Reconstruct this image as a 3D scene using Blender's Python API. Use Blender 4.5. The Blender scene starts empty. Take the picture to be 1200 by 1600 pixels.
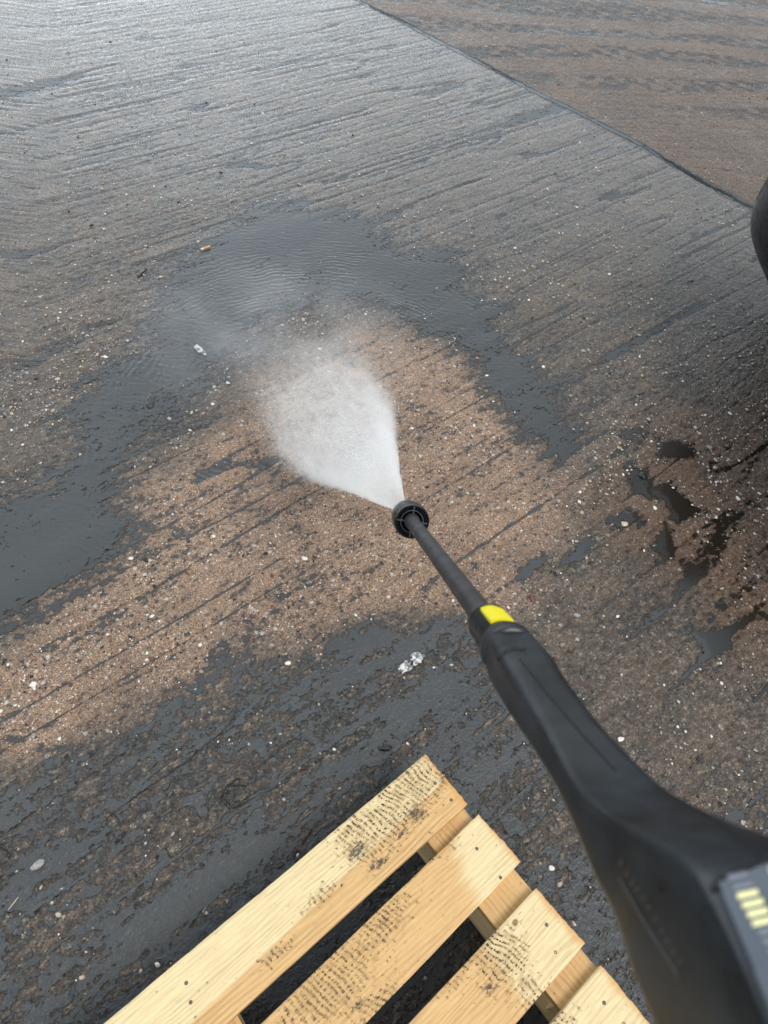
import bpy, bmesh, math, random
import numpy as np
from mathutils import Vector, Matrix
from mathutils.bvhtree import BVHTree
random.seed(4); rng = np.random.default_rng(7)

# ------------------------------------------------------------------ camera, sky, sun
S = bpy.context.scene
S.render.engine = 'CYCLES'
FP = 1109.0; H = 1.55
def nrm(v):
    v = np.array(v, float); return v / np.linalg.norm(v)
_a = nrm((1944, -1162, FP)); _b = nrm((-1607, -1631, FP))
UPC = nrm(np.cross(_a, _b)); UPC = UPC if UPC[1] < 0 else -UPC
YC = nrm(np.array([0, 0, 1.]) - UPC * UPC[2]); XC = np.cross(YC, UPC)
R = np.stack([XC, YC, UPC])                       # camera (right, down, forward) -> world
CAM = np.array([0, 0, H])
def c2w(p): return R @ np.array(p, float) + CAM
def ray(px, py): return R @ np.array([(px - 600) / FP, (py - 800) / FP, 1.])
def g(px, py, z=0.0):
    d = ray(px, py); return CAM + d * ((z - H) / d[2])
cam = bpy.data.cameras.new('camera'); co = bpy.data.objects.new('camera', cam); S.collection.objects.link(co)
cam.sensor_fit = 'VERTICAL'; cam.lens = 24; cam.sensor_height = 24 * 1600 / FP
cam.clip_start = 0.02; cam.clip_end = 400
M = Matrix.Identity(4)
for i in range(3):
    M[i][0] = R[i][0]; M[i][1] = -R[i][1]; M[i][2] = -R[i][2]; M[i][3] = CAM[i]
co.matrix_world = M; S.camera = co
cam.dof.use_dof = True; cam.dof.focus_distance = 1.75; cam.dof.aperture_fstop = 8.5
S.view_settings.view_transform = 'Standard'; S.view_settings.look = 'None'
S.view_settings.gamma = 1; S.view_settings.exposure = 0.60
S.cycles.volume_step_rate = 1.0; S.cycles.volume_max_steps = 256
S.cycles.volume_bounces = 3; S.cycles.transparent_max_bounces = 12

SUN_EL = math.radians(62); SUN_AZ = math.radians(125)       # azimuth from +Y towards +X
w = bpy.data.worlds.new('World'); S.world = w; w.use_nodes = True
nt = w.node_tree; nt.nodes.clear()
def N(nt, t, **k):
    n = nt.nodes.new(t)
    for a, b in k.items():
        if a == 'inp':
            for i, v in b.items(): n.inputs[i].default_value = v
        else: setattr(n, a, b)
    return n
L = lambda nt, a, b: nt.links.new(a, b)
sky = N(nt, 'ShaderNodeTexSky', sky_type='NISHITA', sun_disc=False, sun_elevation=SUN_EL, sun_rotation=SUN_AZ)
hs = N(nt, 'ShaderNodeHueSaturation', inp={'Hue': 0.478, 'Saturation': 0.34, 'Value': 1.0})
L(nt, sky.outputs[0], hs.inputs['Color'])
tc = N(nt, 'ShaderNodeTexCoord')
cn = N(nt, 'ShaderNodeTexNoise', inp={'Scale': 2.2, 'Detail': 5.0, 'Roughness': 0.55})
L(nt, tc.outputs['Generated'], cn.inputs['Vector'])
cr = N(nt, 'ShaderNodeMapRange', inp={'From Min': 0.3, 'From Max': 0.7, 'To Min': 0.75, 'To Max': 1.35})
L(nt, cn.outputs['Fac'], cr.inputs['Value'])
cm = N(nt, 'ShaderNodeVectorMath', operation='SCALE')
L(nt, hs.outputs[0], cm.inputs[0]); L(nt, cr.outputs[0], cm.inputs['Scale'])
gl = N(nt, 'ShaderNodeVectorMath', operation='DOT_PRODUCT'); nv = N(nt, 'ShaderNodeVectorMath', operation='NORMALIZE'); L(nt, tc.outputs['Generated'], nv.inputs[0])
L(nt, nv.outputs[0], gl.inputs[0]); gl.inputs[1].default_value = tuple(nrm((-.62, .85, .30)))     # sky brightened low on the left to add sheen to the wet ground
gr_ = N(nt, 'ShaderNodeMapRange', inp={'From Min': 0.55, 'From Max': 1.0, 'To Min': 1.0, 'To Max': 2.4}); gr_.interpolation_type = 'SMOOTHSTEP'; L(nt, gl.outputs['Value'], gr_.inputs['Value'])
cm2 = N(nt, 'ShaderNodeVectorMath', operation='SCALE'); L(nt, cm.outputs[0], cm2.inputs[0]); L(nt, gr_.outputs[0], cm2.inputs['Scale']); cm = cm2
bg = N(nt, 'ShaderNodeBackground', inp={'Strength': 0.15}); L(nt, cm.outputs[0], bg.inputs['Color'])
wo = N(nt, 'ShaderNodeOutputWorld'); L(nt, bg.outputs[0], wo.inputs[0])
sd = bpy.data.lights.new('sun', 'SUN'); sd.energy = 1.3; sd.angle = math.radians(25); sd.color = (1, .95, .88)
so = bpy.data.objects.new('sun', sd); S.collection.objects.link(so)
dirn = Vector((math.cos(SUN_EL) * math.sin(SUN_AZ), math.cos(SUN_EL) * math.cos(SUN_AZ), math.sin(SUN_EL)))
so.rotation_euler = dirn.to_track_quat('Z', 'Y').to_euler(); so.location = (0, 0, 6)

# ------------------------------------------------------------------ helpers
COL = S.collection
def tag(o, label=None, cat=None, group=None, kind=None):
    if label: o['label'] = label
    if cat: o['category'] = cat
    if group: o['group'] = group
    if kind: o['kind'] = kind
    return o
def empty(name, loc=(0, 0, 0), rz=0):
    o = bpy.data.objects.new(name, None); COL.objects.link(o); o.location = loc; o.rotation_euler = (0, 0, rz)
    o.empty_display_size = .05; return o
def mobj(name, verts, faces, mat, parent=None, smooth=True):
    me = bpy.data.meshes.new(name)
    me.from_pydata([tuple(map(float, v)) for v in verts], [], [tuple(map(int, f)) for f in faces])
    me.validate(); me.update()
    o = bpy.data.objects.new(name, me); COL.objects.link(o)
    if mat: me.materials.append(mat)
    if parent: o.parent = parent
    if smooth: me.polygons.foreach_set('use_smooth', [True] * len(me.polygons))
    return o
def fixn(o):
    bm = bmesh.new(); bm.from_mesh(o.data); bmesh.ops.recalc_face_normals(bm, faces=bm.faces[:]); bm.to_mesh(o.data); bm.free()
    return o
def ringfaces(nr, n, close=True, caps=True):
    f = []
    for i in range(nr - 1):
        for j in range(n if close else n - 1):
            k = (j + 1) % n
            f.append((i * n + j, i * n + k, (i + 1) * n + k, (i + 1) * n + j))
    if caps: f.append(tuple(range(n))[::-1]); f.append(tuple((nr - 1) * n + j for j in range(n)))
    return f
def lathe(origin, axis, up, prof, n=48, caps=True):
    """prof: list of (t along axis, radius)"""
    A = nrm(axis); U_ = nrm(np.array(up) - A * np.dot(A, up)); S_ = np.cross(A, U_)
    v = []
    for t, r in prof:
        for j in range(n):
            a = 2 * math.pi * j / n
            v.append(np.array(origin) + A * t + (U_ * math.cos(a) + S_ * math.sin(a)) * r)
    return v, ringfaces(len(prof), n, True, caps)
def join(parts):
    V, Fc = [], []
    for v, f in parts:
        k = len(V); V += list(v); Fc += [tuple(i + k for i in q) for q in f]
    return V, Fc
def box(c, ax, ay, az, hx, hy, hz):
    v = []
    for sx in (-1, 1):
        for sy in (-1, 1):
            for sz in (-1, 1): v.append(np.array(c) + np.array(ax) * hx * sx + np.array(ay) * hy * sy + np.array(az) * hz * sz)
    return v, [(0, 1, 3, 2), (4, 6, 7, 5), (0, 4, 5, 1), (2, 3, 7, 6), (0, 2, 6, 4), (1, 5, 7, 3)]
def tube(pts, r, n=10):
    pts = [np.array(p, float) for p in pts]; v = []
    for i, p in enumerate(pts):
        t = nrm(pts[min(i + 1, len(pts) - 1)] - pts[max(i - 1, 0)])
        a = nrm(np.cross(t, [0.1, 0.2, .97])); b = np.cross(t, a)
        rr = r[i] if hasattr(r, '__len__') else r
        for j in range(n):
            q = 2 * math.pi * j / n; v.append(p + (a * math.cos(q) + b * math.sin(q)) * rr)
    return v, ringfaces(len(pts), n)

def h2(ix, iy, seed):
    x = (ix.astype(np.int64) * 374761393 + iy.astype(np.int64) * 668265263 + seed * 1442695041) & 0xffffffff
    x = ((x ^ (x >> 13)) * 1274126177) & 0xffffffff
    x = (x ^ (x >> 16)) * 2246822519 & 0xffffffff
    return ((x ^ (x >> 15)) & 0xffff) / 65535.0
def vn(x, y, seed=0):
    ix = np.floor(x); iy = np.floor(y); fx = x - ix; fy = y - iy
    fx = fx * fx * fx * (fx * (fx * 6 - 15) + 10); fy = fy * fy * fy * (fy * (fy * 6 - 15) + 10)
    a = h2(ix, iy, seed); b = h2(ix + 1, iy, seed); c = h2(ix, iy + 1, seed); d = h2(ix + 1, iy + 1, seed)
    return (a * (1 - fx) + b * fx) * (1 - fy) + (c * (1 - fx) + d * fx) * fy * 1.0 - .5
def fbm(x, y, o=3, seed=0, gain=.5):
    s = 0; a = 1; t = 0
    for i in range(o):
        s = s + a * vn(x * 2 ** i, y * 2 ** i, seed + 17 * i); t += a; a *= gain
    return s / t * 2
def sst(e0, e1, x):
    t = np.clip((x - e0) / (e1 - e0), 0, 1); return t * t * (3 - 2 * t)
def sdf(x, y, poly):
    """signed distance to polygon, + inside"""
    P = np.array(poly, float); d = np.full(x.shape, 1e9); ins = np.zeros(x.shape, bool)
    for i in range(len(P)):
        a = P[i]; b = P[(i + 1) % len(P)]; e = b - a
        wx = x - a[0]; wy = y - a[1]
        t = np.clip((wx * e[0] + wy * e[1]) / (e @ e), 0, 1)
        d = np.minimum(d, np.hypot(wx - e[0] * t, wy - e[1] * t))
        c = (a[1] > y) != (b[1] > y)
        with np.errstate(divide='ignore', invalid='ignore'):
            xi = e[0] * (y - a[1]) / (e[1] if e[1] else 1e-9) + a[0]
        ins ^= c & (x < xi)
    return np.where(ins, d, -d)
def linedist(x, y, pl):
    P = np.array(pl, float); d = np.full(x.shape, 1e9)
    for a, b in zip(P[:-1], P[1:]):
        e = b - a; wx = x - a[0]; wy = y - a[1]; t = np.clip((wx * e[0] + wy * e[1]) / (e @ e), 0, 1)
        d = np.minimum(d, np.hypot(wx - e[0] * t, wy - e[1] * t))
    return d
def gp(pts): return [tuple(g(*p)[:2]) for p in pts]

# ------------------------------------------------------------------ ground maps (metres, laid out on the yard)
POOL = gp([(400,325),(450,318),(500,330),(560,330),(585,350),(600,378),(650,395),(680,378),(715,400),(720,425),(745,470),(785,475),(780,500),(800,560),(860,590),(860,640),(900,680),(905,720),(870,745),(830,690),(790,640),(760,600),(740,560),(700,520),(640,505),(600,490),(540,470),(440,478),(400,505),(370,545),(330,590),(300,650),(230,690),(190,760),(200,820),(230,850),(150,900),(60,960),(-60,1010),(-60,800),(60,760),(110,700),(100,650),(140,600),(180,575),(230,540),(220,510),(260,480),(260,440),(300,400),(340,365)])
TAN = gp([(-80,1040),(60,960),(200,840),(200,760),(300,680),(430,570),(600,520),(700,530),(780,620),(850,730),(900,760),(880,830),(820,900),(770,960),(600,975),(400,1025),(200,1110),(-80,1200)])
SLUR = gp([(-90,1215),(150,1150),(250,1090),(380,1040),(540,985),(600,975),(680,960),(760,1000),(800,1040),(900,1060),(1000,1180),(1080,1400),(1100,1700),(-200,1700)])
RED = gp([(930,760),(1000,660),(1090,620),(1260,560),(1260,1020),(1120,1000),(1040,930),(960,860)])
SLAB2 = gp([(560,0),(640,40),(700,72),(775,110),(850,150),(930,190),(1000,225),(1090,280),(1170,325),(1230,350)])
POOLS2 = [gp(q) for q in (
    [(605,1130),(640,1148),(690,1110),(732,1075),(718,1048),(672,1058),(632,1092)],
    [(600,1040),(640,1030),(695,980),(685,970),(640,1000),(610,1020)],
    [(90,1515),(200,1480),(330,1395),(425,1320),(395,1300),(300,1365),(200,1440)],
    [(985,720),(1003,735),(1015,775),(1000,770),(985,745)],
    [(950,815),(985,800),(1000,812),(970,825)],
    [(875,880),(905,872),(925,840),(905,850)],
    [(1030,690),(1080,695),(1085,715),(1030,712)],
    [(1020,765),(1050,760),(1095,800),(1060,815)],
    [(1050,870),(1010,860),(1040,820),(1050,840)],
    [(1080,990),(1130,985),(1150,1010),(1110,1030)],
    [(820,905),(860,880),(850,865),(815,890)],
    [(520,1010),(590,985),(620,990),(560,1030)],
    [(0,1400),(80,1370),(170,1310),(140,1300),(40,1350)],
    [(520,1200),(590,1150),(630,1160),(600,1190),(540,1225)])]
JA = np.array(SLAB2[0]); JB = np.array(SLAB2[-1]); JD = nrm(JB - JA)
JEXT = [tuple(JA - JD * 12)] + SLAB2 + [tuple(JB + JD * 12)]
C45 = math.sqrt(.5)
def maps(x, y):
    p = (x + y) * C45; q = (y - x) * C45
    wob = .007 * vn(p * .8, q * .8, 5)
    qq = q + wob
    # second slab is brushed the other way
    jn = np.array([JD[1], -JD[0]]); side = (x - JA[0]) * jn[0] + (y - JA[1]) * jn[1]
    s2 = sst(-.02, .02, -side)      # beyond the joint
    th = math.radians(22); p2 = x * math.cos(th) + y * math.sin(th); q2 = -x * math.sin(th) + y * math.cos(th) + .03 * p2 * p2
    P_ = np.where(s2 > .5, p2, p); Q_ = np.where(s2 > .5, q2, qq)
    tan_ = sst(-.10, .10, sdf(x, y, TAN) + .09 * fbm(x * 6, y * 6, 3, 31))
    sl = sst(-.06, .08, sdf(x, y, SLUR) + .10 * fbm(x * 7, y * 7, 3, 41))
    red = sst(-.15, .2, sdf(x, y, RED) + .1 * fbm(x * 5, y * 5, 3, 51))
    far = sst(1.6, 3.4, y)
    # brushed grooves
    gr = 1.5 * fbm(P_ * 2.2, Q_ * 20, 3, 3, .6)
    gr += .9 * vn(P_ * 6, Q_ * 75, 9)
    rid = np.abs(vn(P_ * .9, Q_ * 15, 12) + .04 * vn(P_ * 18, Q_ * 40, 13)); cut = sst(.06, 0, rid) * sst(-.25, .15, vn(P_ * 3.1, Q_ * 8, 14))
    ph = Q_ / .052 + 1.1 * vn(P_ * .7, Q_ * 5, 15) + .35 * vn(P_ * 6, Q_ * 9, 16); fr = np.abs(ph - np.round(ph))
    gr -= (1.8 + 1.2 * far) * sst(.11 + .03 * far, .0, fr) * sst(-.35, .2, vn(P_ * 1.6, np.round(ph) * 3.7, 18)) * (1 - .35 * tan_)
    gr -= 5.0 * cut
    lump = 1.4 * fbm(P_ * 14, Q_ * 30, 3, 21) + 2.4 * vn(P_ * 60, Q_ * 85, 25) + 1.3 * vn(P_ * 130, Q_ * 160, 26)
    rough = 1 + .25 * red + .5 * sl
    pit = sst(.27, .42, vn(P_ * 30, Q_ * 55, 61)) * sst(-.1, .2, vn(x * 4, y * 4, 62)) * (.3 + sl + .5 * red)
    lump = lump * (1 - .45 * far); gr = gr + .9 * far * vn(P_ * 45, Q_ * 110, 27)
    h = gr * (.8 + .35 * sl) + lump * rough - 4 * pit - 1.0 * red * fbm(x * 9, y * 9, 2, 71)
    # painted water level (mm), flat over each pool
    jit = .05 * fbm(P_ * 5, Q_ * 22, 4, 81, .65)
    W = -2.7 + 2.7 * sl * (1 - .15 * tan_) + .95 * tan_ + .35 * far * (1 - s2) - .5 * s2
    W = W + 1.1 * sst(-.25, .3, vn(P_ * 2.2, Q_ * 5, 91)) * (1 - tan_ * .3)
    tread = s2 * sst(-.3, .5, np.sin(q2 * 16 + 5 * vn(p2 * .7, q2 * 2, 44))) * sst(-.30, .05, np.sin(p2 * 50 + 9 * np.floor(q2 * 12)) * .3 + vn(p2 * 9, q2 * 16, 45)) * sst(4.0, 4.7, y + .1 * x) 
    h = h * (1 - .5 * s2) + s2 * 1.6 * fbm(x * 50, y * 50, 2, 46) - 2.0 * tread
    sp = sdf(x, y, POOL) + jit
    pool = sst(-.13, .12, sp + .03 * vn(P_ * 9, Q_ * 40, 82)); W = W * (1 - pool) + (2.3 + 2.2 * vn(x * 4, y * 4, 83)) * pool; h = h - 2.0 * sst(-.02, .12, sp)
    for q_ in POOLS2:
        s_ = sdf(x, y, q_) + jit * .4; k = sst(-.035, .02, s_); W = W * (1 - k) + 1.9 * k; h = h - 3.0 * sst(-.01, .03, s_)
    crk = sst(.028, 0, np.abs(vn(P_ * 2.2, Q_ * 11, 112) + .09 * vn(P_ * 22, Q_ * 30, 113))) * sst(.0, .2, vn(P_ * 5, Q_ * 9, 114)) * np.maximum(sl, red * .25)
    h = h - 7 * crk; W = W - 6 * crk
    # joint between the two slabs
    jd = .85 * linedist(x + .025 * vn(x * 4, y * 4, 93) + .006 * vn(x * 22, y * 22, 94), y, JEXT) + .010 * fbm(x * 16, y * 16, 3, 95)
    k = sst(.034, .018, jd); h = h - 11 * sst(.014, .004, jd) ; h = h * (1 - .5 * k)
    W = W * (1 - k) + (-4.5 + 9.0 * vn(x * 2.2, y * 2.2, 97)) * k
    joint = k
    return h, W, tan_, sl, red, s2, joint, np.maximum(pool, 0), far, np.maximum(np.clip(tread, 0, 1) * .9, sst(.026, .012, jd) * sst(-.5, -.15, vn(x * 2.2, y * 2.2, 97)))

# grid that is finer near the viewer's feet, one sheet out to the horizon
ys = [-0.25]
while ys[-1] < 7.2: ys.append(ys[-1] + (.0019 + .0016 * max(0, ys[-1]) + .0002 * max(0, ys[-1]) ** 2))
ys = np.array(ys)
d = .02; lo = [ys[0]]; hi = [ys[-1]]
while hi[-1] < 110: hi.append(hi[-1] + d * 1.5); lo.append(lo[-1] - d); d *= 1.3
ny0 = len(lo) - 1
ys = np.concatenate([np.array(lo[1:])[::-1], ys, np.array(hi[1:])])
NC = 860
s = np.linspace(-1, 1, NC); e = [1.0]; d = 2 / NC
while e[-1] < 110: e.append(e[-1] + d); d *= 1.3
e = np.array(e[1:]); s = np.concatenate([-e[::-1], s, e])
yc = np.clip(ys, -.25, 7.2)
hw = .72 + .30 * yc + .02 * yc ** 2; cx = .12 + .045 * yc - .12*np.clip(yc,0,1)*0
sc_out = np.where((np.abs(s) > 1), 1.0, 1.0)
XX = cx[:, None] + s[None, :] * hw[:, None]
YY = np.repeat(ys[:, None], len(s), 1)
hh, WW, TT, SL, RD, S2, JT, PL, FAR, GRIME = maps(XX, YY)
fade = sst(12, 7, np.hypot(XX, YY - 2)); hh = hh * fade
ny, nx = XX.shape
print('ground grid', ny, nx)
def gridmesh(name, X, Y, Z, fmask=None):
    idx = np.arange(X.size).reshape(X.shape)
    q = np.stack([idx[:-1, :-1], idx[:-1, 1:], idx[1:, 1:], idx[1:, :-1]], -1).reshape(-1, 4)
    co_ = np.stack([X.ravel(), Y.ravel(), Z.ravel()], -1)
    keep = None
    if fmask is not None:
        q = q[fmask.reshape(-1)]; keep = np.unique(q); remap = np.full(X.size, -1); remap[keep] = np.arange(len(keep)); q = remap[q]; co_ = co_[keep]
    me = bpy.data.meshes.new(name)
    me.vertices.add(len(co_)); me.vertices.foreach_set('co', co_.astype(np.float32).ravel())
    me.loops.add(q.size); me.loops.foreach_set('vertex_index', q.astype(np.int32).ravel())
    me.polygons.add(len(q)); me.polygons.foreach_set('loop_start', np.arange(0, q.size, 4, dtype=np.int32))
    me.polygons.foreach_set('loop_total', np.full(len(q), 4, np.int32))
    me.update(calc_edges=True); me.polygons.foreach_set('use_smooth', np.ones(len(q), bool))
    o = bpy.data.objects.new(name, me); COL.objects.link(o)
    return o, keep
def attr(o, name, arr, keep=None):
    a = o.data.attributes.new(name, 'FLOAT', 'POINT'); v = arr.ravel()
    if keep is not None: v = v[keep]
    a.data.foreach_set('value', v.astype(np.float32))

# ------------------------------------------------------------------ node shorthand
class NB:
    def __init__(s, name):
        s.m = bpy.data.materials.new(name); s.m.use_nodes = True; s.t = s.m.node_tree; s.t.nodes.clear()
        s.out = N(s.t, 'ShaderNodeOutputMaterial')
    def val(s, sock, v):
        if hasattr(v, 'is_linked') or hasattr(v, 'links'): L(s.t, v, sock)
        elif v is not None: sock.default_value = v
    def math(s, op, a, b=None, c=None, clamp=False):
        n = N(s.t, 'ShaderNodeMath', operation=op, use_clamp=clamp)
        for i, v in enumerate((a, b, c)):
            if v is not None: s.val(n.inputs[i], v)
        return n.outputs[0]
    def mr(s, v, a, b, c=0., d=1., smooth=False):
        n = N(s.t, 'ShaderNodeMapRange'); n.interpolation_type = 'SMOOTHSTEP' if smooth else 'LINEAR'
        s.val(n.inputs['Value'], v)
        for k, x in zip(('From Min', 'From Max', 'To Min', 'To Max'), (a, b, c, d)): s.val(n.inputs[k], x)
        return n.outputs[0]
    def mix(s, f, a, b, mode='MIX'):
        n = N(s.t, 'ShaderNodeMix', data_type='RGBA', blend_type=mode)
        s.val(n.inputs[0], f); s.val(n.inputs[6], a); s.val(n.inputs[7], b); return n.outputs[2]
    def mixv(s, f, a, b):
        n = N(s.t, 'ShaderNodeMix', data_type='VECTOR'); s.val(n.inputs[0], f); s.val(n.inputs[4], a); s.val(n.inputs[5], b); return n.outputs[1]
    def noise(s, vec, scale, detail=2., rough=.5, dist=0.):
        n = N(s.t, 'ShaderNodeTexNoise', inp={'Scale': scale, 'Detail': detail, 'Roughness': rough, 'Distortion': dist})
        if vec is not None: L(s.t, vec, n.inputs['Vector'])
        return n.outputs['Fac']
    def vor(s, vec, scale, feat='F1', rnd=1.):
        n = N(s.t, 'ShaderNodeTexVoronoi', feature=feat, inp={'Scale': scale, 'Randomness': rnd}); L(s.t, vec, n.inputs['Vector']); return n
    def map(s, vec, rot=(0, 0, 0), scale=(1, 1, 1), loc=(0, 0, 0)):
        n = N(s.t, 'ShaderNodeMapping', inp={'Rotation': rot, 'Scale': scale, 'Location': loc}); L(s.t, vec, n.inputs['Vector']); return n.outputs[0]
    def obj(s): return N(s.t, 'ShaderNodeTexCoord').outputs['Object']
    def attr(s, name): return N(s.t, 'ShaderNodeAttribute', attribute_name=name).outputs['Fac']
    def ramp(s, f, stops, const=False):
        n = N(s.t, 'ShaderNodeValToRGB'); r = n.color_ramp
        if const: r.interpolation = 'CONSTANT'
        while len(r.elements) < len(stops): r.elements.new(.5)
        for el, (p, c) in zip(r.elements, stops): el.position = p; el.color = (*c, 1)
        L(s.t, f, n.inputs[0]); return n.outputs[0]
    def bump(s, h, dist, strength=1., nrm_=None):
        n = N(s.t, 'ShaderNodeBump', inp={'Strength': strength, 'Distance': dist}); L(s.t, h, n.inputs['Height'])
        if nrm_ is not None: L(s.t, nrm_, n.inputs['Normal'])
        return n.outputs[0]
    def bsdf(s, **k):
        n = N(s.t, 'ShaderNodeBsdfPrincipled')
        for a, v in k.items(): s.val(n.inputs[a.replace('_', ' ')], v)
        return n
    def done(s, sh, sock='Surface'): L(s.t, sh, s.out.inputs[sock]); return s.m

def ground_core(b):
    """shared height/wetness network -> dict of sockets"""
    o = b.obj(); r = {}
    va = b.map(o, rot=(0, 0, -math.pi / 4)); vb = b.map(o, rot=(0, 0, -math.radians(22)))
    v = b.mixv(b.attr('slab'), va, vb); r['v'] = v; r['o'] = o
    st = b.map(v, scale=(.45, 1, 1))
    warp = N(b.t, 'ShaderNodeTexNoise', inp={'Scale': 160., 'Detail': 1.}); L(b.t, o, warp.inputs['Vector'])
    wv = N(b.t, 'ShaderNodeVectorMath', operation='MULTIPLY_ADD'); L(b.t, warp.outputs['Color'], wv.inputs[0]); wv.inputs[1].default_value = (.006, .006, .0); L(b.t, o, wv.inputs[2])
    wo_ = wv.outputs[0]
    r['sv'] = b.vor(wo_, 230.); r['sv2'] = b.vor(wo_, 68.)
    st1 = b.mr(r['sv'].outputs['Distance'], .0, .6, 1., 0.)
    rnd2 = N(b.t, 'ShaderNodeSeparateColor'); L(b.t, r['sv2'].outputs['Color'], rnd2.inputs[0]); r['rnd2'] = rnd2
    rnd1 = N(b.t, 'ShaderNodeSeparateColor'); L(b.t, r['sv'].outputs['Color'], rnd1.inputs[0]); r['rnd1'] = rnd1
    big = b.math('MULTIPLY', b.mr(r['sv2'].outputs['Distance'], .1, .5, 1., 0., True), b.mr(rnd2.outputs[1], .45, .9, 0., 1.))
    n1 = b.noise(st, 30., 4., .6); n2 = b.noise(o, 170., 2., .5)
    a = b.math('MULTIPLY', st1, b.mr(rnd1.outputs[1], 0., 1., .2, 1.1))
    hsum = b.math('MULTIPLY_ADD', b.math('SUBTRACT', n1, .5), 7.5, a)
    n3 = b.noise(b.map(v, scale=(.65, 1, 1)), 85., 4., .65); hsum = b.math('MULTIPLY_ADD', b.math('SUBTRACT', n3, .5), 10., hsum)
    hsum = b.math('MULTIPLY_ADD', b.math('SUBTRACT', n2, .5), 4., hsum)
    hsum = b.math('MULTIPLY_ADD', big, 1.6, hsum)
    r['h'] = hsum                              # mm
    r['hb'] = b.math('MULTIPLY_ADD', b.math('SUBTRACT', n1, .5), -6.2, hsum)
    dep = b.math('SUBTRACT', b.attr('dep'), hsum); r['dep'] = dep
    r['w'] = b.mr(dep, -.15, .35, 0., 1., True); r['damp'] = b.mr(dep, -3.0, .4, 0., 1., True)
    return r

def ground_mat():
    b = NB('wet concrete'); r = ground_core(b)
    tan_ = b.attr('tan'); film = b.attr('film'); red = b.attr('red'); far = b.attr('far')
    col = b.ramp(r['rnd1'].outputs[0], [(0, (.06, .048, .042)), (.13, (.17, .115, .08)), (.3, (.33, .22, .145)), (.50, (.50, .345, .225)), (.66, (.27, .20, .155)), (.77, (.09, .08, .075)), (.86, (.62, .47, .34)), (.95, (.80, .76, .68))], True)
    paste = b.ramp(b.noise(r['o'], 420., 3., .6), [(.32, (.10, .068, .05)), (.5, (.30, .205, .14)), (.68, (.52, .375, .26))])
    col = b.mix(b.mr(r['sv'].outputs['Distance'], .30, .5), col, paste)
    col = b.mix(tan_, col, b.mix(1., col, (1.38, 1.31, 1.26, 1), 'MULTIPLY'))
    # larger embedded stones
    bigm = b.math('MULTIPLY', b.mr(r['sv2'].outputs['Distance'], .40, .30, 0., 1.), b.mr(r['rnd2'].outputs[1], .70, .72))
    bigc = b.ramp(r['rnd2'].outputs[0], [(0, (.09, .085, .085)), (.35, (.17, .13, .11)), (.55, (.30, .17, .13)), (.7, (.46, .36, .27)), (.88, (.74, .70, .62))], True)
    col = b.mix(bigm, col, bigc)
    # broad tone: dirty grey film, red-brown area, clean tan area
    patch = b.noise(b.map(r['v'], scale=(.75, 1, 1)), 8., 6., .7)
    grey = b.math('MULTIPLY', film, b.mr(patch, .34, .66, 1.0, .55, True), None, True)
    dn = b.math('MULTIPLY_ADD', b.math('SUBTRACT', b.noise(b.map(r['v'], scale=(.7, 1, 1)), 70., 6., .82), .5), 1.25, b.math('MULTIPLY_ADD', b.math('SUBTRACT', r['rnd1'].outputs[2], .5), .12, .5))
    dirt = b.ramp(dn, [(.30, (.020, .021, .022)), (.46, (.065, .067, .065)), (.55, (.155, .138, .115)), (.63, (.33, .27, .205)), (.72, (.62, .56, .47))])
    col = b.mix(grey, col, dirt)
    col = b.mix(b.math('MULTIPLY', red, .75), col, b.mix(1., col, (.68, .50, .38, 1), 'MULTIPLY'))
    tone = b.mr(b.noise(r['o'], 3.5, 4., .6), .3, .7, .78, 1.15)
    tn = N(b.t, 'ShaderNodeVectorMath', operation='SCALE'); L(b.t, col, tn.inputs[0]); L(b.t, tone, tn.inputs['Scale'])
    tn2 = b.mix(b.math('MULTIPLY', b.attr('slab'), .8), tn.outputs[0], b.mix(1., tn.outputs[0], (.64, .555, .49, 1), 'MULTIPLY'))
    # wet surface is darker and glossier
    wet = b.math('MULTIPLY_ADD', r['damp'], .55, b.mr(tan_, 0, 1, .25, .0), True)
    col = b.mix(wet, tn2, b.mix(1., tn2, (.50, .51, .52, 1), 'MULTIPLY'))
    jt = b.attr('joint'); col = b.mix(b.math('MULTIPLY', jt, b.mr(b.noise(r['o'], 40., 3.), .4, .6, .6, .95)), col, (.12, .13, .13, 1))
    col = b.mix(b.math('MULTIPLY', b.attr('grime'), b.mr(dn, .38, .66, .98, .72)), col, (.020, .020, .019, 1))
    rough = b.mr(b.noise(r['o'], 90., 2.), .3, .7, .28, .55); rough = b.math('MULTIPLY_ADD', r['damp'], -.14, rough)
    bp = b.bump(b.math('MULTIPLY_ADD', b.noise(r['o'], 480., 2., .6), 1.4, r['hb']), .0026, 1.)
    bs = b.bsdf(Base_Color=col, Roughness=rough, Normal=bp, IOR=1.42, Coat_Weight=b.math('MULTIPLY', b.math('MULTIPLY', b.mr(dn, .42, .58, 1.5, .25), b.math('MULTIPLY_ADD', b.attr('grime'), -.8, 1.)), b.math('MULTIPLY_ADD', b.math('MULTIPLY', far, b.math('SUBTRACT', 1., b.attr('slab'))), .6, b.mr(r['damp'], 0, 1, .10, .6), True)), Coat_Roughness=.16, Coat_IOR=1.33)
    return b.done(bs.outputs[0])

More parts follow.
